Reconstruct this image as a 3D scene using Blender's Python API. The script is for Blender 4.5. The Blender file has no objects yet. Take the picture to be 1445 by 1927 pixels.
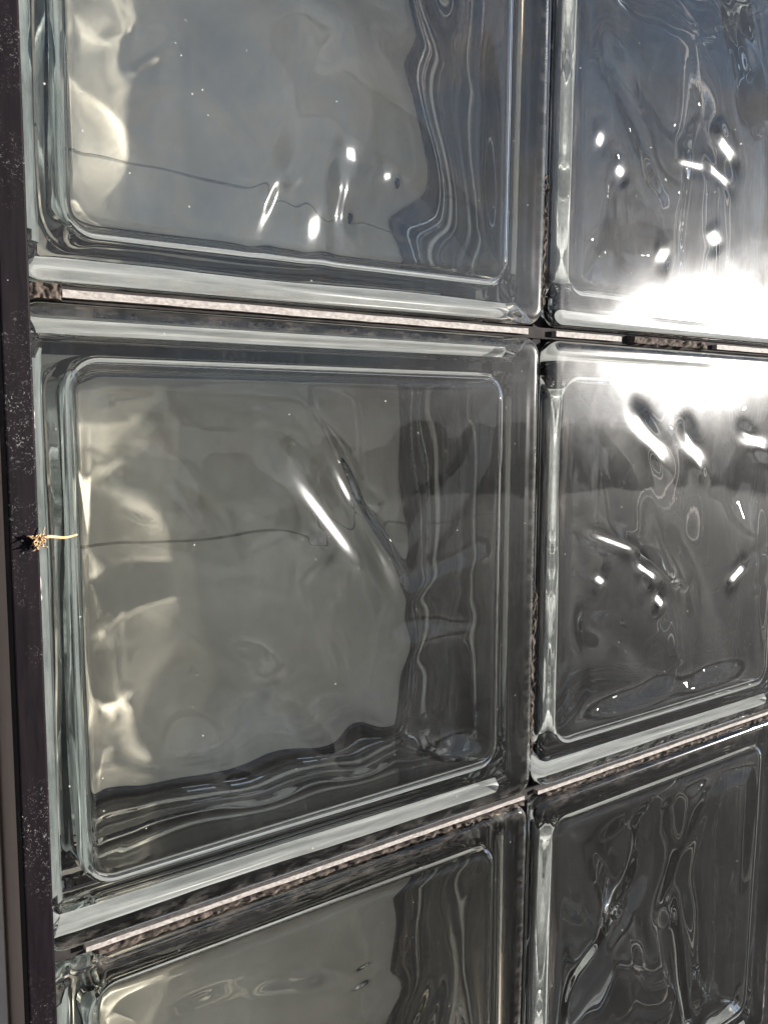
import bpy, bmesh, math, random
import numpy as np
from mathutils import Vector, Matrix, noise

scene = bpy.context.scene
COL = scene.collection
rnd = random.Random(7)

# ---------------------------------------------------------------- camera, sky, sun
# Everything is laid out in the wall's own frame (x along the wall, z up the wall,
# y into the wall) and then leans back by LEAN with the top away from the viewer.
LEAN = math.radians(5.0)
# One Blender unit is 5 cm of the real wall (the caustics solver wants units of that size).
UNIT = 20.0
T = Matrix(((1, 0, 0, 0), (0, math.cos(LEAN), math.sin(LEAN), 0),
            (0, -math.sin(LEAN), math.cos(LEAN), 0), (0, 0, 0, 1))) @ Matrix.Scale(UNIT, 4)
YAW, PITCH, ROLL = 0.624719737, -0.114779761, 0.00755700167
CAMPOS = Vector((-0.261576718, -0.251765757, -0.0318555131))
F = Vector((math.sin(YAW) * math.cos(PITCH), math.cos(YAW) * math.cos(PITCH), math.sin(PITCH)))
R = Vector((math.cos(YAW), -math.sin(YAW), 0))
U = R.cross(F)
R2 = R * math.cos(ROLL) + U * math.sin(ROLL)
U2 = -R * math.sin(ROLL) + U * math.cos(ROLL)
cam = bpy.data.cameras.new('camera')
cam.sensor_fit = 'VERTICAL'
cam.sensor_height = 24.0
cam.lens = 1649.35 / 1927.0 * 24.0
cam.clip_start = 0.05
cam.clip_end = 20000
camo = bpy.data.objects.new('camera', cam)
COL.objects.link(camo)
cm = Matrix((R2, U2, -F)).transposed().to_4x4()
cm.translation = CAMPOS
camo.matrix_world = Matrix.LocRotScale(T @ CAMPOS, (T @ cm).to_quaternion(), None)
scene.camera = camo

# the sun, as the photograph's glare gives it: mirrored in the flat block faces
SUN = (T.to_3x3().normalized() @ Vector((0.8206, -0.5645, 0.083))).normalized()
sun_el = math.asin(SUN.z)
sun_az = math.atan2(SUN.x, SUN.y)
sl = bpy.data.lights.new('sun', 'SUN')
sl.energy = 5.0
sl.angle = math.radians(1.2)
sl.color = (1.0, 0.955, 0.90)
slo = bpy.data.objects.new('sun', sl)
COL.objects.link(slo)
slo.rotation_euler = SUN.to_track_quat('Z', 'Y').to_euler()
try:
    sl.cycles.is_caustics_light = True
except Exception:
    pass

w = bpy.data.worlds.new("World")
scene.world = w
w.use_nodes = True
nt = w.node_tree
nt.nodes.clear()
out = nt.nodes.new('ShaderNodeOutputWorld')
bg = nt.nodes.new('ShaderNodeBackground')
bg.inputs['Strength'].default_value = 0.072
sky = nt.nodes.new('ShaderNodeTexSky')
sky.sky_type = 'NISHITA'
sky.sun_disc = False
sky.sun_elevation = sun_el
sky.sun_rotation = sun_az
sky.air_density = 0.8
sky.dust_density = 0.2
sky.ozone_density = 2.0
# broken cloud
tc = nt.nodes.new('ShaderNodeTexCoord')
mp = nt.nodes.new('ShaderNodeMapping')
mp.inputs['Scale'].default_value = (1.0, 1.0, 3.2)
cn = nt.nodes.new('ShaderNodeTexNoise')
cn.inputs['Scale'].default_value = 3.2
cn.inputs['Detail'].default_value = 7
cn.inputs['Roughness'].default_value = 0.6
cn.inputs['Distortion'].default_value = 0.4
cr = nt.nodes.new('ShaderNodeValToRGB')
cr.color_ramp.elements[0].position = 0.42
cr.color_ramp.elements[0].color = (0, 0, 0, 1)
cr.color_ramp.elements[1].position = 0.62
cr.color_ramp.elements[1].color = (1, 1, 1, 1)
mx = nt.nodes.new('ShaderNodeMix')
mx.data_type = 'RGBA'
cl = nt.nodes.new('ShaderNodeMix')
cl.data_type = 'RGBA'
cl.inputs['A'].default_value = (2.1, 2.05, 2.35, 1)
cl.inputs['B'].default_value = (5.0, 4.8, 4.7, 1)
cn2 = nt.nodes.new('ShaderNodeTexNoise')
cn2.inputs['Scale'].default_value = 9
cn2.inputs['Detail'].default_value = 5
L = nt.links.new
L(tc.outputs['Generated'], mp.inputs['Vector'])
L(mp.outputs['Vector'], cn.inputs['Vector'])
L(mp.outputs['Vector'], cn2.inputs['Vector'])
L(cn.outputs['Fac'], cr.inputs['Fac'])
L(cn2.outputs['Fac'], cl.inputs['Factor'])
sx = nt.nodes.new('ShaderNodeSeparateXYZ')
L(tc.outputs['Generated'], sx.inputs[0])
hz = nt.nodes.new('ShaderNodeMapRange')
hz.inputs['From Min'].default_value = 0.34
hz.inputs['From Max'].default_value = 0.06
L(sx.outputs['Z'], hz.inputs['Value'])
mm = nt.nodes.new('ShaderNodeMath')
mm.operation = 'MULTIPLY_ADD'
mm.use_clamp = True
L(hz.outputs[0], mm.inputs[0])
mm.inputs[1].default_value = 0.75
L(cr.outputs['Color'], mm.inputs[2])
L(mm.outputs[0], mx.inputs['Factor'])
L(sky.outputs['Color'], mx.inputs['A'])
L(cl.outputs['Result'], mx.inputs['B'])
L(mx.outputs['Result'], bg.inputs['Color'])
L(bg.outputs['Background'], out.inputs['Surface'])

scene.view_settings.view_transform = 'Standard'
scene.view_settings.look = 'None'
scene.view_settings.exposure = 1.5
scene.view_settings.gamma = 1.0
cy = scene.cycles
cy.max_bounces = 20
cy.transmission_bounces = 20
cy.use_adaptive_sampling = True
cy.adaptive_threshold = 0.03
cy.glossy_bounces = 8
cy.diffuse_bounces = 4
cy.caustics_reflective = True
cy.caustics_refractive = True
cy.blur_glossy = 0.0
cy.sample_clamp_indirect = 40
cy.sample_clamp_direct = 0
cy.use_denoising = True

# ---------------------------------------------------------------- helpers
def node_mat(name):
    m = bpy.data.materials.new(name)
    m.use_nodes = True
    m.node_tree.nodes.clear()
    o = m.node_tree.nodes.new('ShaderNodeOutputMaterial')
    return m, m.node_tree, o

def N(nt, kind, **kw):
    n = nt.nodes.new(kind)
    for k, v in kw.items():
        if k in n.inputs:
            n.inputs[k].default_value = v
        else:
            setattr(n, k, v)
    return n

def ramp(nt, fac, stops):
    r = nt.nodes.new('ShaderNodeValToRGB')
    e = r.color_ramp.elements
    while len(e) < len(stops):
        e.new(0.5)
    for i, (p, c) in enumerate(stops):
        e[i].position = p
        e[i].color = (c, c, c, 1) if not isinstance(c, tuple) else (*c, 1)
    nt.links.new(fac, r.inputs['Fac'])
    return r.outputs['Color']

def mapped(nt, scale=(1, 1, 1), rot=(0, 0, 0), coord='Object'):
    t = nt.nodes.new('ShaderNodeTexCoord')
    m = nt.nodes.new('ShaderNodeMapping')
    m.inputs['Scale'].default_value = scale
    m.inputs['Rotation'].default_value = rot
    nt.links.new(t.outputs[coord], m.inputs['Vector'])
    return m.outputs['Vector']

def noise_tex(nt, vec, scale, detail=4, rough=0.55, dist=0.0):
    n = N(nt, 'ShaderNodeTexNoise', Scale=scale, Detail=detail, Roughness=rough, Distortion=dist)
    nt.links.new(vec, n.inputs['Vector'])
    return n.outputs['Fac']

def math_node(nt, op, a, b=None, clamp=False):
    n = nt.nodes.new('ShaderNodeMath')
    n.operation = op
    n.use_clamp = clamp
    for i, v in enumerate((a, b)):
        if v is None:
            continue
        if isinstance(v, (int, float)):
            n.inputs[i].default_value = v
        else:
            nt.links.new(v, n.inputs[i])
    return n.outputs[0]

def rough_mat(name, c1, c2, scale, rough=0.8, bump=0.3, stretch=(1, 1, 1), spec=0.3, dist=0.0005):
    m, nt, o = node_mat(name)
    v = mapped(nt, stretch)
    f = noise_tex(nt, v, scale, 6, 0.65)
    col = ramp(nt, f, [(0.32, c1), (0.68, c2)])
    p = N(nt, 'ShaderNodeBsdfPrincipled', Roughness=rough)
    p.inputs['Specular IOR Level'].default_value = spec
    nt.links.new(col, p.inputs['Base Color'])
    b = N(nt, 'ShaderNodeBump', Strength=bump, Distance=dist)
    nt.links.new(noise_tex(nt, v, scale * 2.5, 6, 0.7), b.inputs['Height'])
    nt.links.new(b.outputs['Normal'], p.inputs['Normal'])
    nt.links.new(p.outputs['BSDF'], o.inputs['Surface'])
    return m

# glass: clear green-tinged body, a thin greasy film, dust specks and smears
def glass_material():
    m, nt, o = node_mat('clear glass')
    Lk = nt.links.new
    g = N(nt, 'ShaderNodeBsdfGlass', Roughness=0.0, IOR=1.5)
    g.inputs['Color'].default_value = (0.974, 0.980, 0.976, 1)
    v = mapped(nt, coord='Object')
    # greasy film: broad highlight round the sun
    fl = N(nt, 'ShaderNodeBsdfAnisotropic', Roughness=0.135)
    fl.inputs['Color'].default_value = (1, 1, 1, 1)
    fr = N(nt, 'ShaderNodeFresnel', IOR=1.5)
    film = ramp(nt, noise_tex(nt, v, 38, 5, 0.7, 0.5), [(0.25, 0.12), (0.8, 0.36)])
    geo = nt.nodes.new('ShaderNodeNewGeometry')
    front = math_node(nt, 'SUBTRACT', 1.0, geo.outputs['Backfacing'])
    ff = math_node(nt, 'MULTIPLY', math_node(nt, 'MULTIPLY', fr.outputs['Fac'], film), front)
    att = nt.nodes.new('ShaderNodeAttribute')
    att.attribute_name = 'outer'
    ff = math_node(nt, 'MULTIPLY', ff, att.outputs['Fac'])
    fw = N(nt, 'ShaderNodeBsdfAnisotropic', Roughness=0.36)
    fm = nt.nodes.new('ShaderNodeMixShader')
    fm.inputs[0].default_value = 0.1
    Lk(fl.outputs[0], fm.inputs[1]); Lk(fw.outputs[0], fm.inputs[2])
    fl = fm
    ms = nt.nodes.new('ShaderNodeMixShader')
    Lk(ff, ms.inputs[0]); Lk(g.outputs[0], ms.inputs[1]); Lk(fl.outputs[0], ms.inputs[2])
    # dust specks
    vo = N(nt, 'ShaderNodeTexVoronoi', Scale=620.0, Randomness=1.0)
    Lk(v, vo.inputs['Vector'])
    sep = nt.nodes.new('ShaderNodeSeparateColor')
    Lk(vo.outputs['Color'], sep.inputs[0])
    pick = math_node(nt, 'GREATER_THAN', sep.outputs[0], 0.962)
    rad = math_node(nt, 'MULTIPLY', math_node(nt, 'POWER', sep.outputs[1], 3.0), 0.2)
    dot = math_node(nt, 'LESS_THAN', vo.outputs['Distance'], rad)
    speck = math_node(nt, 'MULTIPLY', pick, dot)
    # fine haze of dust and streaks
    vs = mapped(nt, (1, 1, 0.12))
    streak = ramp(nt, noise_tex(nt, vs, 320, 3, 0.8), [(0.52, 0.0), (0.8, 0.16)])
    fine = ramp(nt, noise_tex(nt, v, 1700, 2, 0.8), [(0.5, 0.0), (0.78, 0.45)])
    patch = ramp(nt, noise_tex(nt, v, 22, 4, 0.7), [(0.42, 0.1), (0.66, 1.0)])
    dust = math_node(nt, 'ADD', math_node(nt, 'MULTIPLY', fine, patch), streak)
    dust = math_node(nt, 'MULTIPLY', dust, 0.11)
    dust = math_node(nt, 'MAXIMUM', dust, math_node(nt, 'MULTIPLY', speck, math_node(nt, 'MULTIPLY', sep.outputs[2], 0.6)))
    dust = math_node(nt, 'MULTIPLY', dust, att.outputs['Fac'], True)
    # grime creeping in from the joints
    xyz = nt.nodes.new('ShaderNodeSeparateXYZ')
    Lk(v, xyz.inputs[0])
    ez = math_node(nt, 'MULTIPLY', math_node(nt, 'SUBTRACT', math_node(nt, 'ABSOLUTE', xyz.outputs['Z']), 0.0885), 160.0, True)
    ex = math_node(nt, 'MULTIPLY', math_node(nt, 'SUBTRACT', math_node(nt, 'ABSOLUTE', xyz.outputs['X']), 0.0925), 160.0, True)
    ge = math_node(nt, 'MAXIMUM', ez, math_node(nt, 'MULTIPLY', ex, 0.7))
    gn = ramp(nt, noise_tex(nt, mapped(nt, (0.4, 1, 1)), 260, 5, 0.75), [(0.46, 0.0), (0.76, 0.4)])
    grime = math_node(nt, 'MULTIPLY', math_node(nt, 'MULTIPLY', ge, gn), att.outputs['Fac'])
    dust = math_node(nt, 'MAXIMUM', dust, grime)
    dc = nt.nodes.new('ShaderNodeMix')
    dc.data_type = 'RGBA'
    Lk(ge, dc.inputs['Factor'])
    dc.inputs['A'].default_value = (0.55, 0.53, 0.5, 1)
    dc.inputs['B'].default_value = (0.16, 0.12, 0.09, 1)
    df = N(nt, 'ShaderNodeBsdfDiffuse')
    Lk(dc.outputs['Result'], df.inputs['Color'])
    m2 = nt.nodes.new('ShaderNodeMixShader')
    Lk(dust, m2.inputs[0]); Lk(ms.outputs[0], m2.inputs[1]); Lk(df.outputs[0], m2.inputs[2])
    Lk(m2.outputs[0], o.inputs['Surface'])
    return m

M_GLASS = glass_material()
M_COAT = rough_mat('whitened edge coating', (0.36, 0.37, 0.355), (0.72, 0.73, 0.70), 420, 0.9, 0.5, (0.08, 1, 1))
M_COAT_GREEN = rough_mat('dark greenish edge coating', (0.10, 0.125, 0.12), (0.34, 0.37, 0.355), 160, 0.9, 0.4, (1, 1, 0.2))  # darker, greener tone of the edge coating for the left column
M_STRIP = rough_mat('pinkish spacer plastic', (0.15, 0.132, 0.12), (0.37, 0.34, 0.315), 1300, 0.75, 0.5, (0.5, 1, 1))
M_MORTAR = rough_mat('dry brown mortar', (0.022, 0.017, 0.014), (0.11, 0.085, 0.07), 520, 0.95, 1.0, dist=0.001)
M_JOINT = rough_mat('dark joint filler', (0.012, 0.010, 0.010), (0.032, 0.028, 0.026), 200, 0.95, 0.8)
M_SEAL = rough_mat('grey white sealant', (0.15, 0.155, 0.15), (0.2, 0.205, 0.2), 90, 0.6, 0.2)
M_DARK = rough_mat('dark plastered wall', (0.028, 0.022, 0.019), (0.075, 0.06, 0.052), 24, 0.9, 0.3)
M_BOARD = rough_mat('grey rendered board', (0.62, 0.55, 0.44), (0.86, 0.79, 0.66), 16, 0.9, 0.2)
M_BRONZE = rough_mat('bronze metal', (0.46, 0.36, 0.29), (0.58, 0.46, 0.38), 60, 0.4, 0.1, (1, 1, 0.05))
M_BRONZE.node_tree.nodes['Principled BSDF'].inputs['Metallic'].default_value = 0.75
M_SEAM = rough_mat('grey seam filler', (0.3, 0.27, 0.22), (0.46, 0.42, 0.35), 200, 0.9, 0.3)
M_PANEL = rough_mat('pale panel', (0.5, 0.47, 0.42), (0.62, 0.59, 0.53), 30, 0.4, 0.1)
M_STRAW = rough_mat('dry straw', (0.34, 0.21, 0.1), (0.58, 0.4, 0.23), 900, 0.8, 0.5)
M_GROUND = rough_mat('dark earth ground', (0.03, 0.028, 0.024), (0.07, 0.065, 0.055), 3, 0.95, 0.5)

def post_material():
    m, nt, o = node_mat('dark painted post with chipped dust')
    Lk = nt.links.new
    v = mapped(nt)
    vs = mapped(nt, (1, 1, 0.12))
    base = ramp(nt, noise_tex(nt, vs, 420, 6, 0.7), [(0.3, (0.002, 0.0013, 0.0022)), (0.7, (0.009, 0.006, 0.008))])
    chips = ramp(nt, noise_tex(nt, v, 900, 4, 0.75, 1.5), [(0.58, 0.0), (0.68, 1.0)])
    where = ramp(nt, noise_tex(nt, v, 34, 3, 0.6), [(0.46, 0.0), (0.72, 0.9)])
    fac = math_node(nt, 'MULTIPLY', chips, where)
    vo = N(nt, 'ShaderNodeTexVoronoi', Scale=600.0)
    Lk(v, vo.inputs['Vector'])
    sep = nt.nodes.new('ShaderNodeSeparateColor')
    Lk(vo.outputs['Color'], sep.inputs[0])
    sp = math_node(nt, 'MULTIPLY', math_node(nt, 'GREATER_THAN', sep.outputs[0], 0.93),
                   math_node(nt, 'LESS_THAN', vo.outputs['Distance'], 0.1))
    fac = math_node(nt, 'MAXIMUM', fac, math_node(nt, 'MULTIPLY', sp, 0.8))
    mix = nt.nodes.new('ShaderNodeMix')
    mix.data_type = 'RGBA'
    Lk(math_node(nt, 'MULTIPLY', fac, 0.7), mix.inputs['Factor'])
    Lk(base, mix.inputs['A'])
    mix.inputs['B'].default_value = (0.4, 0.38, 0.36, 1)
    p = N(nt, 'ShaderNodeBsdfPrincipled', Roughness=0.6)
    p.inputs['Specular IOR Level'].default_value = 0.08
    Lk(mix.outputs['Result'], p.inputs['Base Color'])
    b = N(nt, 'ShaderNodeBump', Strength=0.6, Distance=0.0004)
    Lk(noise_tex(nt, vs, 700, 5, 0.7), b.inputs['Height'])
    Lk(b.outputs['Normal'], p.inputs['Normal'])
    Lk(p.outputs[0], o.inputs['Surface'])
    return m
M_POST = post_material()

def obj(name, verts, faces, mat, parent=None, smooth=False, loc=(0, 0, 0)):
    me = bpy.data.meshes.new(name)
    me.from_pydata([tuple(v) for v in verts], [], faces)
    me.materials.append(mat)
    if smooth:
        me.shade_smooth()
    o = bpy.data.objects.new(name, me)
    o.location = loc
    COL.objects.link(o)
    if parent:
        o.parent = parent
    return o

def tag(o, label, cat, group=None):
    o['label'] = label
    o['category'] = cat
    if group:
        o['group'] = group
    return o

def rr(hw, hh, r, n):
    """rounded rectangle, n points per corner arc and n per side, counter-clockwise"""
    pts = []
    r = max(r, 1e-5)
    cs = [(hw - r, hh - r, 0), (-hw + r, hh - r, 90), (-hw + r, -hh + r, 180), (hw - r, -hh + r, 270)]
    arcs = []
    for cx, cz, a0 in cs:
        arcs.append([(cx + r * math.cos(math.radians(a0 + 90 * k / 8)), cz + r * math.sin(math.radians(a0 + 90 * k / 8))) for k in range(9)])
    for i in range(4):
        pts += arcs[i]
        a, b = arcs[i][-1], arcs[(i + 1) % 4][0]
        for k in range(1, n):
            t = k / n
            pts.append((a[0] + (b[0] - a[0]) * t, a[1] + (b[1] - a[1]) * t))
    return pts

BW, BH, BD = 0.194, 0.190, 0.080

def wave(x, z, seed, amp):
    """pressed cloud pattern: swirling diagonal valleys"""
    p = Vector((x * 10 + seed * 3.7, z * 10 - seed * 1.3, seed * 5.1))
    wx = noise.noise(p) * 0.045
    wz = noise.noise(p + Vector((7.1, 3.3, 1.7))) * 0.045
    X, Z = x + wx, z + wz
    u = (X * 0.83 + Z * 0.55)
    v = (-X * 0.55 + Z * 0.83)
    a = noise.noise(Vector((u * 19 + seed, v * 9, seed * 2.3)))
    b = noise.noise(Vector((X * 42, Z * 34, seed * 1.9 + 4)))
    return amp * (a * 1.0 + b * 0.09)

def dent_sum(dents, x, z):
    h, e = 0.0, 0.0
    for cx, cz, gx, gz, ang, l, w in dents:
        rx, rz = x - cx, z - cz
        if abs(rx) + abs(rz) > l * 2 + w * 4:
            continue
        c, s = math.cos(ang), math.sin(ang)
        t, q = rx * c + rz * s, -rx * s + rz * c
        E = math.exp(-(q / w) ** 2 - (t / l) ** 4)
        h += (gx * rx + gz * rz) * E
        e = max(e, E)
    return h, e

def block_mesh(seed, W, folds, dents):
    d_in = [d[:7] for d in dents if d[7]]
    d_out = [d[:7] for d in dents if not d[7]]
    N_ = 96
    verts, faces, outer = [], [], []
    rs = random.Random(seed)
    def shell(rings, isouter, flip):
        base = len(verts)
        n = len(rings[0])
        for rg in rings:
            for p in rg:
                verts.append(p)
                outer.append(1.0 if isouter else 0.0)
        for i in range(len(rings) - 1):
            for j in range(n):
                a = base + i * n + j
                b = base + i * n + (j + 1) % n
                c = b + n
                d = a + n
                faces.append((a, d, c, b) if flip else (a, b, c, d))
        # caps
        for i, fl in ((0, not flip), (len(rings) - 1, flip)):
            c = len(verts)
            rg = rings[i]
            verts.append((sum(p[0] for p in rg) / n, sum(p[1] for p in rg) / n, sum(p[2] for p in rg) / n))
            outer.append(1.0 if isouter else 0.0)
            for j in range(n):
                a = base + i * n + j
                b = base + i * n + (j + 1) % n
                faces.append((c, a, b) if fl else (c, b, a))
    # ---- outer body
    def ring(inset, y, hw, hh, r, s=1.0, fn=None, n=N_):
        pts = rr(hw - inset, hh - inset, max(r - inset, 0.0008), n)
        return [(x * s, y + (fn(x * s, z * s) if fn else 0), z * s) for x, z in pts]
    hw, hh = W / 2, BH / 2
    und = lambda x, z: 0.00045 * noise.noise(Vector((x * 14, z * 14, seed * 3.0))) + 0.00004 * noise.noise(Vector((x * 75, z * 60, seed * 3.0))) + dent_sum(d_out, x, z)[0]
    oR = 0.007
    prof = []
    e = 0.0032
    front = []
    ns = 90
    for k in range(1, ns + 1):
        s = k / ns
        front.append((e, 0.0, s, und if s < 0.96 else None))
    for k in range(1, 7):
        a = math.pi / 2 * k / 6
        front.append((e - e * math.sin(a), e - e * math.cos(a), 1.0, None))
    side = [(0.0, 0.0055), (0.0008, 0.0068), (0.0030, 0.0085), (0.0075, 0.0150), (0.0085, 0.0170), (0.0085, 0.030), (0.0085, 0.036), (0.0070, 0.0385), (0.0070, 0.040)]
    half = front + [(i, y, 1.0, None) for i, y in side]
    rings = [ring(i, y, hw, hh, oR, s, fn) for i, y, s, fn in half]
    back = [ring(i, BD - y, hw, hh, oR, s, None) for i, y, s, fn in half[:-1]][::-1]
    shell(rings + back, True, False)
    # ---- cavity
    cw, ch = W / 2 - 0.0135, BH / 2 - 0.0135
    fy, fr = 0.0075, 0.0065
    nf = 96
    def w1(side_seed, sgn):
        def f(x, z):
            edge = min(cw - fr - abs(x), ch - fr - abs(z))
            k = max(0.0, min(1.0, edge / 0.016 + 0.06))
            k = k * k * (3 - 2 * k)
            h = wave(x, z, side_seed, 0.0060 if sgn > 0 else 0.0034) * k
            if sgn > 0:
                dh, de = dent_sum(d_in, x, z)
                h = h * (1 - 0.3 * de) + dh * min(1.0, k * 2)
                for fx0, fz0, fx1, fz1, fd, fw in folds:
                    dx, dz = fx1 - fx0, fz1 - fz0
                    ll = math.hypot(dx, dz)
                    t = ((x - fx0) * dx + (z - fz0) * dz) / ll
                    q = ((x - fx0) * dz - (z - fz0) * dx) / ll
                    if abs(q) > fw * 4 or t < -fw * 6 or t > ll + fw * 6:
                        continue
                    q += 0.0022 * noise.noise(Vector((x * 35, z * 35, seed)))
                    en = 1.0
                    if t < 0:
                        en = math.exp(-(t / (fw * 2)) ** 2)
                    elif t > ll:
                        en = math.exp(-((t - ll) / (fw * 2)) ** 2)
                    h += fd * math.exp(-(q / fw) ** 2) * en * min(1.0, k * 1.5)
            return sgn * h
        return f
    def half_c(side_seed, back):
        rg = []
        f = w1(side_seed, -1 if back else 1)
        for k in range(1, nf + 1):
            rg.append((fr, fy, k / nf, f))
        for k in range(1, 9):
            a = math.pi / 2 * k / 8
            rg.append((fr - fr * math.sin(a), fy + fr - fr * math.cos(a), 1.0, None))
        for k in range(1, 7):
            rg.append((-0.0006 * k / 6, fy + fr + (0.0375 - fy - fr) * k / 6, 1.0, None))
        rg.append((0.0006, 0.0385, 1.0, None))
        rg.append((0.0016, 0.0395, 1.0, None))
        rg.append((0.0018, 0.040, 1.0, None))
        return [[(x, (BD - y) if back else y, z) for x, y, z in ring(i, y, cw, ch, 0.011, s, fn)] for i, y, s, fn in rg]
    a = half_c(seed * 2 + 1, False)
    b = half_c(seed * 2 + 2, True)[:-1][::-1]
    # side walls ripple a little, as pressed glass does
    ra = []
    for rg in a + b:
        q = []
        for x, y, z in rg:
            d = min(1.0, max(0, (y - 0.016) / 0.01)) * min(1.0, max(0, (BD - 0.016 - y) / 0.01))
            if d > 0:
                k = 0.0008 * d * noise.noise(Vector((x * 15 + seed, y * 12, z * 15)))
                if abs(x) > cw - 0.004:
                    x += k * (1 if x > 0 else -1)
                if abs(z) > ch - 0.004:
                    z += k * 0.8 * (1 if z > 0 else -1)
            q.append((x, y, z))
        ra.append(q)
    shell(ra, False, True)
    me = bpy.data.meshes.new('glass_body')
    me.from_pydata(verts, [], faces)
    at = me.attributes.new('outer', 'FLOAT', 'POINT')
    at.data.foreach_set('value', outer)
    me.materials.append(M_GLASS)
    bm = bmesh.new()
    bm.from_mesh(me)
    bmesh.ops.recalc_face_normals(bm, faces=bm.faces)
    bm.verts.ensure_lookup_table()
    lay = bm.verts.layers.float['outer']
    vol = {0: 0.0, 1: 0.0}
    for f in bm.faces:
        vol[int(f.verts[0][lay] > .5)] += f.normal.dot(f.calc_center_median()) * f.calc_area()
    # outer skin faces outwards, the cavity's skin faces into the cavity
    fl = [f for f in bm.faces if (vol[1] < 0) if f.verts[0][lay] > .5] + [f for f in bm.faces if (vol[0] > 0) if f.verts[0][lay] < .5]
    bmesh.ops.reverse_faces(bm, faces=fl)
    bm.to_mesh(me)
    bm.free()
    me.shade_smooth()
    me.update()
    return me

def rag_strip(x0, x1, z0, z1, y0, y1, seed, step=0.003, amp=0.0003, taper=0.0):
    """a long bar along x with uneven edges"""
    n = max(2, int((x1 - x0) / step))
    V, Fc = [], []
    for i in range(n + 1):
        x = x0 + (x1 - x0) * i / n
        k = [noise.noise(Vector((x * 160, seed * 7.7 + j * 3, j * 1.3))) * amp for j in range(4)]
        V += [(x, y0 + k[0], z0 + k[1]), (x, y0 + k[0], z1 + k[2]), (x, y1, z1 + k[2]), (x, y1, z0 + k[1])]
    for i in range(n):
        a = i * 4
        for j in range(4):
            Fc.append((a + j, a + (j + 1) % 4, a + 4 + (j + 1) % 4, a + 4 + j))
    Fc += [(3, 2, 1, 0), (n * 4, n * 4 + 1, n * 4 + 2, n * 4 + 3)]
    return V, Fc

def fix_normals(o):
    bm = bmesh.new()
    bm.from_mesh(o.data)
    bmesh.ops.recalc_face_normals(bm, faces=bm.faces)
    bm.to_mesh(o.data)
    bm.free()
    return o

# ---------------------------------------------------------------- the setting
V = [(-6000, -6000, -24), (6000, -6000, -24), (6000, 6000, -24), (-6000, 6000, -24)]
ground = obj('ground', V, [(0, 1, 2, 3)], M_GROUND)
ground['kind'] = 'structure'
ground['nolean'] = 1

# unseen dark hills, added to hide the low sky glow that the glass mirrors
V, Fc = [], []
nh = 900
for i in range(nh):
    a = 2 * math.pi * i / nh
    for k in range(4):
        d = (1500, 1900, 2400, 5000)[k]
        h = (-24, 45, 75, -24)[k]
        if k in (1, 2):
            h += 75 * noise.noise(Vector((math.cos(a) * 12, math.sin(a) * 12, k))) + 22 * noise.noise(Vector((math.cos(a) * 30, math.sin(a) * 30, k)))
            h += 16 * noise.noise(Vector((math.cos(a) * 90, math.sin(a) * 90, k)))
            da = (a - math.atan2(SUN.y, SUN.x) + math.pi) % (2 * math.pi) - math.pi
            h += 105 * math.exp(-(da / 0.5) ** 2) * (1 if k == 2 else 0.5)  # crest raised towards the sun to cover bright low sky
        V.append((d * math.cos(a), d * math.sin(a), h - (0.5 if k in (0, 3) else 0)))
for i in range(nh):
    for k in range(3):
        b = (i + 1) % nh
        Fc.append((i * 4 + k, i * 4 + k + 1, b * 4 + k + 1, b * 4 + k))
added_hills = obj('added_hills', V, Fc, M_GROUND)
added_hills['kind'] = 'structure'
added_hills['nolean'] = 1

PX, PZ = 0.1965, 0.195
BOARD_Y = 0.0835
def box(x0, x1, y0, y1, z0, z1):
    return ([(x0, y0, z0), (x1, y0, z0), (x1, y1, z0), (x0, y1, z0), (x0, y0, z1), (x1, y0, z1), (x1, y1, z1), (x0, y1, z1)],
            [(0, 3, 2, 1), (4, 5, 6, 7), (0, 1, 5, 4), (1, 2, 6, 5), (2, 3, 7, 6), (3, 0, 4, 7)])
bw = obj('back_wall', *box(-0.26, 0.62, BOARD_Y + 0.006, BOARD_Y + 0.03, -0.48, 0.3), M_DARK)
bw['kind'] = 'structure'
for q, (z0, z1) in enumerate(((-0.48, -0.1953), (-0.1947, -0.0835), (-0.0823, 0.0585), (0.0597, 0.3))):
    bd = obj('backing_board', *box(-0.2, -0.004, BOARD_Y, BOARD_Y + 0.005, z0, z1), M_BOARD)
    if z0 > -0.1:
        obj('seam_filler', *box(-0.2, -0.004, BOARD_Y + 0.0004, BOARD_Y + 0.004, z0 - 0.0012, z0), M_SEAM, bd)
    tag(bd, ['pale board seen through the bottom left glass block', 'pale board seen through the lower part of the large middle block',
             'pale board seen behind the joint of the two upper left blocks', 'pale board seen through the top left glass block'][q], 'board', 'pale boards behind the left column')

# ---------------------------------------------------------------- glass blocks
CW = [0.199, 0.194]
CENX = [-0.0025 - 0.199 / 2, 0.0025 + BW / 2, 0.0025 + BW / 2 + PX]
CENZ = [0.0025 + BH / 2, -PZ + 0.0025 + BH / 2, -2 * PZ + 0.0025 + BH / 2]
LAB = {
    (0, 0): 'glass block at the top left, beside the dark post and above the long pinkish strip',
    (1, 0): 'glass block at the top right whose lower edge is burnt out by the sun glare',
    (0, 1): 'large middle glass block beside the dark post with the straw caught at its left edge',
    (1, 1): 'right middle glass block with the sun glare along its upper edge',
    (0, 2): 'glass block at the bottom left, under the grimy sloping spacer strip',
    (1, 2): 'darkest glass block, at the bottom right under the sloping strip',
}
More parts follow.
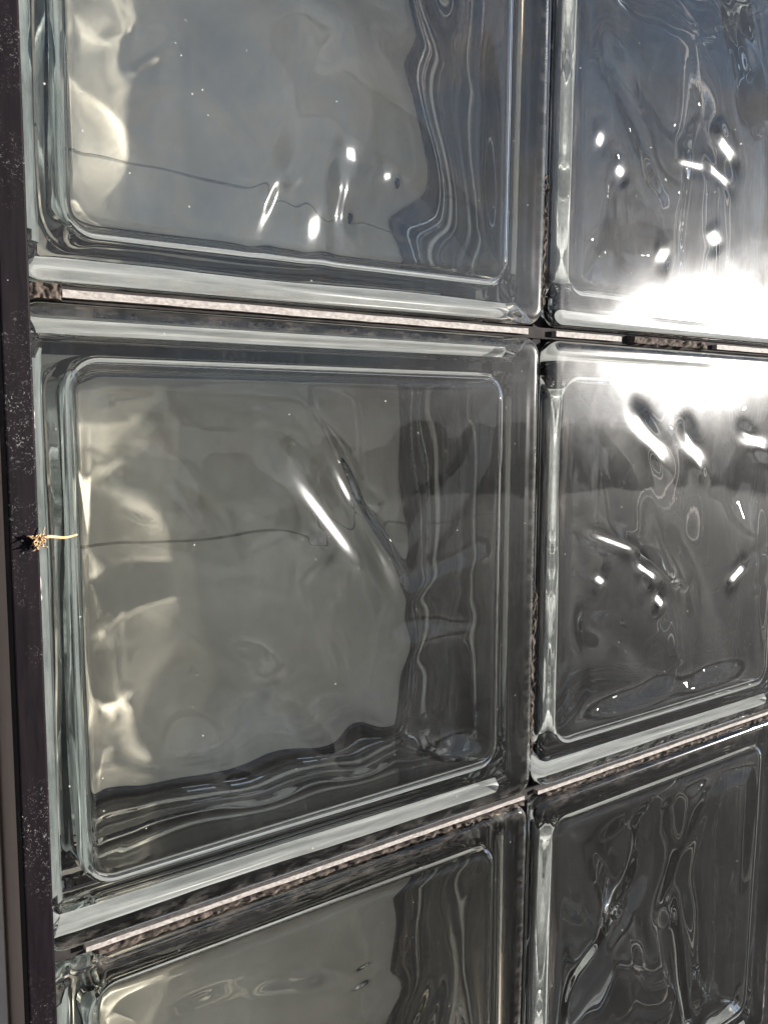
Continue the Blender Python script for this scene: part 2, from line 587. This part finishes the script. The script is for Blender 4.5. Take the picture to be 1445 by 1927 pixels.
# shallow dents, sloped so that sun glints fall at chosen spots: centre x, z, slope x, z, angle, half length, half width, 1 = inner face
GLINT_DENTS = {
    (0, 0): [(-0.0245, -0.068, 0.2516, -0.0891, 1.07, 0.0114, 0.004, 0), (-0.013, -0.0574, 0.2369, -0.1117, -1.1, 0.0026, 0.0035, 0), (-0.0071, -0.0703, 0.2231, -0.081, -0.06, 0.006, 0.008, 0), (0.0038, -0.0591, 0.2107, -0.1049, -1.48, 0.0105, 0.003, 0), (0.0073, -0.045, 0.2113, -0.136, -0.69, 0.006, 0.004, 0), (0.0221, -0.0498, 0.1882, -0.1224, -0.28, 0.0042, 0.003, 0), (-0.0643, -0.0269, 0.1851, -0.1001, -0.97, 0.0053, 0.009, 1), (-0.0053, -0.0083, 0.1307, -0.1114, -0.66, 0.0103, 0.0105, 1), (-0.0222, -0.0631, 0.2496, -0.1, 1.04, 0.0068, 0.003, 0), (0.0032, -0.0617, 0.2106, -0.099, -1.54, 0.0081, 0.003, 0)],
    (0, 1): [(-0.0031, 0.0293, 0.211, 0.1454, -0.81, 0.0242, 0.006, 0), (0.0008, 0.0183, 0.1121, 0.0897, -0.83, 0.0049, 0.0045, 1), (0.0134, 0.0254, 0.1879, 0.1546, -1.09, 0.0239, 0.003, 0), (0.0145, 0.0332, 0.1848, 0.1362, -0.54, 0.0048, 0.003, 0), (-0.0222, 0.0639, 0.1303, 0.0333, -1.48, 0.0031, 0.0045, 1), (0.0784, 0.0088, 0.0576, 0.0943, -0.37, 0.0025, 0.0045, 1), (-0.0234, -0.0176, 0.1393, 0.1351, -1, 0.0111, 0.0105, 1), (0.0527, -0.0193, 0.078, 0.1273, 0.2, 0.0192, 0.0075, 1)],
    (0, 2): [(0.0159, 0.047, 0.1387, 0.254, -1.42, 0.0035, 0.0045, 1), (-0.0307, 0.0742, 0.1709, 0.2419, -0.21, 0.0032, 0.0045, 1)],
    (1, 0): [(0.0144, -0.0072, 0.0175, -0.1613, -0.71, 0.011, 0.005, 0), (-0.0596, -0.029, 0.0653, -0.1388, -0.88, 0.0051, 0.004, 0), (-0.0725, -0.0185, 0.0813, -0.163, -1.27, 0.0056, 0.004, 0), (-0.0292, -0.0599, 0.0303, -0.0701, -0.19, 0.0046, 0.005, 0), (0.0083, -0.0482, 0.0072, -0.0854, -1.02, 0.0055, 0.005, 0), (0.0321, 0.04, 0.0128, -0.1035, -1.01, 0.0075, 0.0045, 1), (0.0474, 0.0079, 0.0021, -0.077, -1.1, 0.0026, 0.006, 1), (0.0092, -0.0199, 0.016, -0.1389, -0.48, 0.0118, 0.003, 0), (-0.0111, -0.0185, 0.0308, -0.1468, -0.09, 0.0108, 0.003, 0)],
    (1, 1): [(-0.0311, 0.053, 0.0225, 0.0968, -0.82, 0.018, 0.005, 0), (0.001, 0.0476, 0.0006, 0.1092, -0.96, 0.0145, 0.005, 0), (0.0518, 0.0519, -0.0298, 0.1027, -0.4, 0.0146, 0.004, 0), (-0.063, -0.0074, 0.0585, 0.2228, -0.77, 0.0046, 0.005, 0), (-0.021, -0.0216, 0.0295, 0.2483, -1.28, 0.006, 0.004, 0), (0.0417, -0.0154, -0.0137, 0.2311, 0.68, 0.0097, 0.004, 0), (0.067, -0.0257, -0.0097, 0.1062, 0.27, 0.0115, 0.006, 1), (-0.0441, -0.0243, 0.024, 0.1183, 0.6, 0.0037, 0.0045, 1), (-0.062, 0.009, 0.0269, 0.0887, -0.24, 0.0148, 0.0045, 1), (-0.054, 0.0083, 0.0467, 0.1895, -0.36, 0.0174, 0.003, 0), (-0.0309, -0.0067, 0.0324, 0.2191, -0.73, 0.0107, 0.003, 0)],
    (1, 2): [(0.044, 0.076, 0.0127, 0.1789, -0.07, 0.0044, 0.006, 1), (-0.0301, 0.0711, 0.0399, 0.1984, -0, 0.003, 0.0045, 1), (-0.0065, 0.0729, 0.0301, 0.1917, -0.86, 0.0036, 0.0045, 1), (0.0029, 0.0099, 0.0435, 0.232, -1.02, 0.0087, 0.0045, 1), (-0.0342, 0.0258, 0.0542, 0.2311, 0.72, 0.0075, 0.0045, 1)],
}
# folds pressed into the front panes: x0, z0, x1, z1, height, width
FOLDS = {
    (0, 0): [(-.015, -.060, -.005, -.037, .0012, .007), (-.07, .02, -.02, .06, .0016, .012), (.03, .07, .045, .02, .0014, .007)],
    (0, 1): [(-.0086, .072, .0323, .002, -.0010, .0035), (.042, -.002, .080, .009, -.0007, .004), (-.06, -.01, -.03, -.05, .0016, .012), (-.02, -.02, .01, -.055, .0014, .010)],
    (1, 0): [(-.0043, -.011, .0186, -.0144, .0012, .005), (-.0043, -.011, -.0058, -.071, .0014, .005), (.02, -.015, .022, -.07, .0014, .005), (-.06, .01, -.03, -.02, .0014, .009)],
    (1, 1): [(-.0425, .007, -.010, -.015, -.0011, .005), (.061, -.007, .083, 0, .0012, .005), (-.06, -.03, -.02, -.05, .0014, .010)],
    (0, 2): [(-.05, .06, .02, .04, .0014, .008), (.05, .02, .03, -.03, .0014, .008)],
    (1, 2): [(-.019, .074, -.021, .036, .0018, .0075), (-.021, .036, -.068, -.010, .0020, .0075), (0, .069, .015, .007, .0016, .007),
             (.015, .007, .029, -.059, .0016, .007), (.033, .066, .005, .022, .0016, .007)],
}
for (i, j), lab in LAB.items():
    e = bpy.data.objects.new('glass_block', None)
    e.empty_display_size = 0.02
    e.location = (CENX[i], 0, CENZ[j])
    rs = random.Random(i * 10 + j + 3)
    e.rotation_euler = (math.radians(rs.uniform(-.5, .5)), math.radians(rs.uniform(-.12, .12)), math.radians(rs.uniform(-.4, .4)))
    COL.objects.link(e)
    tag(e, lab, 'glass block', 'glass blocks of the wall')
    o = bpy.data.objects.new('glass_body', block_mesh(i * 3 + j + 1, CW[i], FOLDS[i, j], GLINT_DENTS[i, j]))
    COL.objects.link(o)
    o.parent = e
    # whitened coating on the edges, inside the mortar channel
    W = CW[i]
    def coating(prof, s_, x0, x1, upright, seed, mat=None):
        n = 70
        V, Fc = [], []
        for a in range(n + 1):
            x = x0 + (x1 - x0) * a / n
            d = (x1 - x) / 0.004
            cut = 0.0016 * (1 - math.sqrt(max(0.0, 1 - max(0.0, 1 - d) ** 2)))
            for q, (ins, y) in enumerate(prof):
                wob = 0.00012 * noise.noise(Vector((x * 90, i * 3 + j + seed, 2)))
                f = max(0, 1 - q / 3)
                ii = ins + cut * f + (wob if q == 0 else 0)
                yy = y + cut * 1.5 * f
                V.append((s_ * (W / 2 - ii), yy, x) if upright else (x, yy, s_ * (BH / 2 - ii)))
        m = len(prof)
        for a in range(n):
            for q in range(m - 1):
                k = a * m + q
                Fc.append((k, k + m, k + m + 1, k + 1))
        return obj('edge_coating', V, Fc, mat or M_COAT, e)
    SHO = [(0.0034, 0.0082), (0.0050, 0.0106), (0.0066, 0.0131), (0.0079, 0.0148), (0.0089, 0.0168), (0.0089, 0.0190)]
    for s_ in (1, -1):
        coating(SHO[:4], s_, -W / 2 + 0.004, W / 2 - 0.014, False, s_)
    coating(SHO[2:] + [(0.0089, 0.0300), (0.0089, 0.0358)], -1, -0.083, 0.083, True, 3, M_COAT_GREEN if i == 0 else None)
    coating([(0.0089, 0.0440), (0.0089, 0.0520), (0.0089, 0.0610)], -1, -0.083, 0.083, True, 4, M_COAT_GREEN if i == 0 else None)
    if i == 0:
        coating(SHO[:3], -1, -0.080, 0.080, True, 5, M_COAT_GREEN)

# ---------------------------------------------------------------- joints
def jtag(o, label):
    return tag(o, label, 'joint', 'dark joints between the blocks')
zz = [0.0, -PZ]
for k, z in enumerate(zz):
    V, Fc = rag_strip(-0.2, 0.2, z - 0.0022, z + 0.0022, 0.0045, 0.078, 3 + k, amp=0.0002)
    V2, F2 = rag_strip(-0.185, 0.187, z - 0.0106, z + 0.0106, 0.0185, 0.0615, 30 + k, amp=0.0001)
    Fc += [tuple(a + len(V) for a in f) for f in F2]
    V += V2
    o = obj('mortar_joint', V, Fc, M_JOINT)
    fix_normals(o)
    jtag(o, ['brown horizontal joint filling under the two top glass blocks', 'brown horizontal joint filling above the two bottom glass blocks'][k])
for k in range(1):
    V, Fc = rag_strip(-0.4, 0.2, -0.0022, 0.0022, 0.006, 0.078, 11 + k, amp=0.0002)
    for za, zb in ((-0.375, -0.206), (-0.184, -0.0115), (0.0115, 0.185)):
        V2, F2 = rag_strip(za, zb, -0.0106, 0.0106, 0.0185, 0.0615, 40 + k, amp=0.0001)
        Fc += [tuple(a + len(V) for a in f) for f in F2]
        V += V2
    x0 = [0.0, PX + 0.0025][k]
    V = [(x0 + c, b, a) for a, b, c in V]
    o = obj('mortar_joint', V, Fc, M_JOINT)
    fix_normals(o)
    jtag(o, ['upright dark joint filling between the left and right columns of blocks', 'upright dark joint filling at the right end of the right column'][k])

# dark bars added behind the blocks to keep board light out of the rims
RB = [('horizontal', (-0.203, 0.2, 0.0803, 0.0828, -0.014, 0.014), 'dark bar added to darken the rims, behind the joint under the two top blocks'),
      ('horizontal', (-0.203, 0.2, 0.0803, 0.0828, -PZ - 0.014, -PZ + 0.014), 'dark bar added to darken the rims, behind the joint above the two bottom blocks'),
      ('upright', (-0.016, 0.016, 0.0803, 0.0828, -PZ + 0.0142, -0.0142), 'dark upright bar added to darken the rims, behind the joint between the two middle blocks'),
      ('upright', (-0.016, 0.016, 0.0803, 0.0828, 0.0142, 0.25), 'dark upright bar added to darken the rims, behind the joint between the two top blocks'),
      ('upright', (-0.016, 0.016, 0.0803, 0.0828, -0.45, -PZ - 0.0142), 'dark upright bar added to darken the rims, behind the joint between the two bottom blocks')]
for kind, b, lab in RB:
    tag(obj('rim_darkener', *box(*b), M_JOINT), lab, 'bar', 'dark bars added to darken the rims of the blocks')

SP = [
    (-0.1890, -0.0090, 0, 'long pinkish white spacer strip under the top left glass block'),
    (0.0070, 0.0475, 0, 'short pinkish spacer strip under the top right block, next to the crossing joints'),
    (0.1175, 0.1960, 0, 'pinkish spacer strip at the right edge, in the sun glare'),
    (-0.1885, -0.0040, -PZ, 'grimy pinkish spacer strip sloping under the large middle block'),
    (0.0040, 0.1960, -PZ, 'pinkish spacer strip sloping under the right middle block'),
]
for x0, x1, z, lab in SP:
    V, Fc = rag_strip(x0, x1, z - (0.0012 if z == 0 else 0.0005), z + (0.0010 if z == 0 else 0.0011), 0.0018, 0.0073, x0 * 50, amp=0.00015)
    o = obj('spacer_strip', V, Fc, M_STRIP)
    fix_normals(o)
    tag(o, lab, 'strip', 'pinkish spacer strips in the joints')

def lump(name, x0, x1, z0, z1, y0, seed, lab, n=40):
    """a crust of dried mortar with an uneven face"""
    m = max(4, int(n * (z1 - z0) / (x1 - x0)) + 4) if x1 - x0 > z1 - z0 else n
    nx = n if x1 - x0 > z1 - z0 else max(6, int(n * (x1 - x0) / (z1 - z0)) + 4)
    V, Fc = [], []
    for a in range(nx + 1):
        for b in range(m + 1):
            u, v = a / nx, b / m
            ex = 0.0006 * noise.noise(Vector((v * 9, seed, 0)))
            x = x0 + (x1 - x0) * u + ex
            z = z0 + (z1 - z0) * v + 0.0005 * noise.noise(Vector((x * 300, seed + 4, 0)))
            k = min(u, 1 - u, v, 1 - v)
            y = y0 + (0.003 if k == 0 else 0) + 0.0016 * noise.noise(Vector((x * 260, z * 260, seed))) + 0.0008 * noise.noise(Vector((x * 900, z * 900, seed)))
            V.append((x, y, z))
    for a in range(nx):
        for b in range(m):
            i = a * (m + 1) + b
            Fc.append((i, i + m + 1, i + m + 2, i + 1))
    nv = len(V)
    V += [(x0, 0.0074, z0), (x1, 0.0074, z0), (x1, 0.0074, z1), (x0, 0.0074, z1)]
    c = [0, nx * (m + 1), nx * (m + 1) + m, m]
    for q in range(4):
        Fc.append((c[q], c[(q + 1) % 4], nv + (q + 1) % 4, nv + q))
    o = obj(name, V, Fc, M_MORTAR)
    tag(o, lab, 'mortar', 'crusts of dried mortar in the joints')
    return o
lump('mortar_lump', -0.201, -0.189, -0.0022, 0.0024, 0.0012, 1, 'brown lump of dried mortar at the left end of the upper joint')
lump('mortar_lump', 0.054, 0.111, -0.0020, 0.0020, 0.0016, 2, 'brown crust of mortar between the two short spacer strips on the right')
lump('mortar_lump', -0.186, -0.004, -PZ - 0.0026, -PZ - 0.0006, 0.0010, 3, 'gritty dark glue line under the sloping spacer strip on the left', 160)
lump('mortar_lump', 0.006, 0.19, -PZ - 0.0026, -PZ - 0.0006, 0.0010, 4, 'gritty glue line under the sloping spacer strip on the right', 160)
lump('mortar_lump', -0.0019, 0.0004, 0.010, 0.062, 0.002, 5, 'crumbly mortar in the upright joint beside the top left block', 60)
lump('mortar_lump', -0.0019, 0.0006, -0.178, -0.105, 0.002, 6, 'crumbly mortar in the upright joint beside the large middle block', 60)

# ---------------------------------------------------------------- post, sealant, panel
post = bpy.data.objects.new('frame_post', None)
post.location = (-0.207, -0.01, -0.5)
COL.objects.link(post)
tag(post, 'dark purple black upright post with dusty chips, left of the glass blocks', 'post')
def bevel_box(name, b, mat, parent, bev=0.0004, off=(0, 0, 0)):
    V, Fc = box(*b)
    V = [(x - off[0], y - off[1], z - off[2]) for x, y, z in V]
    o = obj(name, V, Fc, mat, parent)
    bm = bmesh.new()
    bm.from_mesh(o.data)
    bmesh.ops.bevel(bm, geom=bm.edges[:], offset=bev, segments=3, profile=0.5, affect='EDGES')
    bm.to_mesh(o.data)
    bm.free()
    return o
PO = (-0.207, -0.01, -0.5)
bevel_box('face_bar', (-0.2108, -0.2036, -0.0222, -0.016, -0.5, 0.32), M_POST, post, 0.0006, PO)
bevel_box('side_channel', (-0.2104, -0.2042, -0.0159, 0.09, -0.5, 0.32), M_BRONZE, post, 0.0005, PO)

seal = bpy.data.objects.new('sealant_bead', None)
COL.objects.link(seal)
M_EDGE = rough_mat('torn white paint', (0.42, 0.38, 0.34), (0.6, 0.55, 0.5), 500, 0.8, 0.6)
n = 260
V, Fc = [], []
for i in range(n + 1):
    z = -0.48 + 0.8 * i / n
    a = 0.0005 * noise.noise(Vector((z * 120, 1, 0))) + 0.0004 * noise.noise(Vector((z * 700, 5, 0)))
    b = 0.0003 * noise.noise(Vector((z * 60, 9, 0)))
    V += [(-0.2042, -0.0150 - a, z), (-0.2030 + a, -0.0140, z), (-0.2016 + a * .5, -0.004 + b, z), (-0.2006 + b, -0.0006, z), (-0.2006 + b, 0.0003, z), (-0.2042, 0.004, z)]
for i in range(n):
    for j in range(6):
        Fc.append((i * 6 + j, i * 6 + (j + 1) % 6, i * 6 + 6 + (j + 1) % 6, i * 6 + 6 + j))
me = bpy.data.meshes.new('bead')
me.from_pydata(V, [], Fc)
me.materials.append(M_SEAL)
bead = bpy.data.objects.new('bead', me)
COL.objects.link(bead)
bead.parent = seal
fix_normals(bead)
V, Fc = [], []
n = 700
for i in range(n + 1):
    z = -0.48 + 0.8 * i / n
    a = 0.0006 + 0.0007 * max(0, noise.noise(Vector((z * 45, 3, 0))) - 0.12) * 4 * (0.5 + 0.9 * abs(noise.noise(Vector((z * 500, 8, 0)))))
    V += [(-0.2046, -0.0170, z), (-0.2035 + a, -0.0165, z), (-0.2035 + a, -0.0140, z), (-0.2046, -0.0140, z)]
for i in range(n):
    for j in range(4):
        Fc.append((i * 4 + j, i * 4 + (j + 1) % 4, i * 4 + 4 + (j + 1) % 4, i * 4 + 4 + j))
fix_normals(obj('paint_edge', V, Fc, M_EDGE, seal))
tag(seal, 'thin grey white bead of sealant between the dark post and the glass blocks', 'sealant')

pn = bevel_box('metal_panel', (-0.26, -0.2112, 0.002, 0.006, -0.5, 0.32), M_PANEL, None)
tag(pn, 'pale metal panel to the left of the dark post, at the very edge', 'panel')

end_blocker = bpy.data.objects.new('frame_post', None)  # added slab that stops outside light leaking into the right column
end_blocker.location = (0.205, 0.004, -0.5)
COL.objects.link(end_blocker)
tag(end_blocker, 'dark upright slab added at the far right end of the blocks to keep stray light out', 'post')
bevel_box('face_bar', (0.1975, 0.215, 0.004, 0.081, -0.5, 0.32), M_POST, end_blocker, 0.0006, (0.205, 0.004, -0.5))

# ---------------------------------------------------------------- dry straw
def tube(pts, rad, seg=6):
    V, Fc = [], []
    pts = [Vector(p) for p in pts]
    for i, p in enumerate(pts):
        d = (pts[min(i + 1, len(pts) - 1)] - pts[max(i - 1, 0)]).normalized()
        s = d.cross(Vector((0.3, 0.2, 1))).normalized()
        t = d.cross(s)
        r = rad[i] if isinstance(rad, list) else rad
        for k in range(seg):
            a = 2 * math.pi * k / seg
            V.append(tuple(p + s * r * math.cos(a) + t * r * math.sin(a)))
    for i in range(len(pts) - 1):
        for k in range(seg):
            Fc.append((i * seg + k, i * seg + (k + 1) % seg, (i + 1) * seg + (k + 1) % seg, (i + 1) * seg + k))
    Fc.append(tuple(range(seg)))
    Fc.append(tuple((len(pts) - 1) * seg + k for k in range(seg)))
    return V, Fc

SO = Vector((-0.2040, -0.0235, -0.0645))
straw = bpy.data.objects.new('dry_straw', None)
straw.location = SO
COL.objects.link(straw)
tag(straw, 'frayed bit of dry straw caught on the edge of the dark post', 'straw')
tip = Vector((0.0108, 0.005, -0.0006))
pts, rad = [], []
for i in range(13):
    t = i / 12
    pts.append(tip * t + Vector((0, 0, 0.0003 * math.sin(t * 7))))
    rad.append(0.0005 * (1 - 0.35 * t))
o = obj('stalk', *tube(pts, rad), M_STRAW, straw, True)
rs = random.Random(5)
for q in range(30):
    p = Vector((rs.uniform(-.0012, .0012), rs.uniform(-.0008, .0004), rs.uniform(-.0016, .0006)))
    d = Vector((rs.uniform(-1, 1), rs.uniform(-.5, .3), rs.uniform(-1, 1))).normalized()
    pts = []
    for i in range(9):
        pts.append(p.copy())
        d = (d + Vector((rs.uniform(-1, .9), rs.uniform(-.7, .7), rs.uniform(-1, 1)))).normalized()
        p = p + d * 0.00036
    obj('fibre', *tube(pts, 0.00015, 5), M_STRAW, straw, True)

# ---------------------------------------------------------------- caustics and lean
for o in COL.objects:
    if o.type == 'MESH':
        if o.name.startswith('glass_body'):
            o.cycles.is_caustics_caster = True
        elif o.name.startswith(('back_wall', 'backing_board', 'seam_filler', 'rim_darkener', 'edge_coating', 'mortar_joint')):
            o.cycles.is_caustics_receiver = True
bpy.context.view_layer.update()
for o in COL.objects:
    if o.parent is None and o.type in {'MESH', 'EMPTY'}:
        if o.get('nolean'):
            del o['nolean']
            continue
        o.matrix_world = T @ o.matrix_world
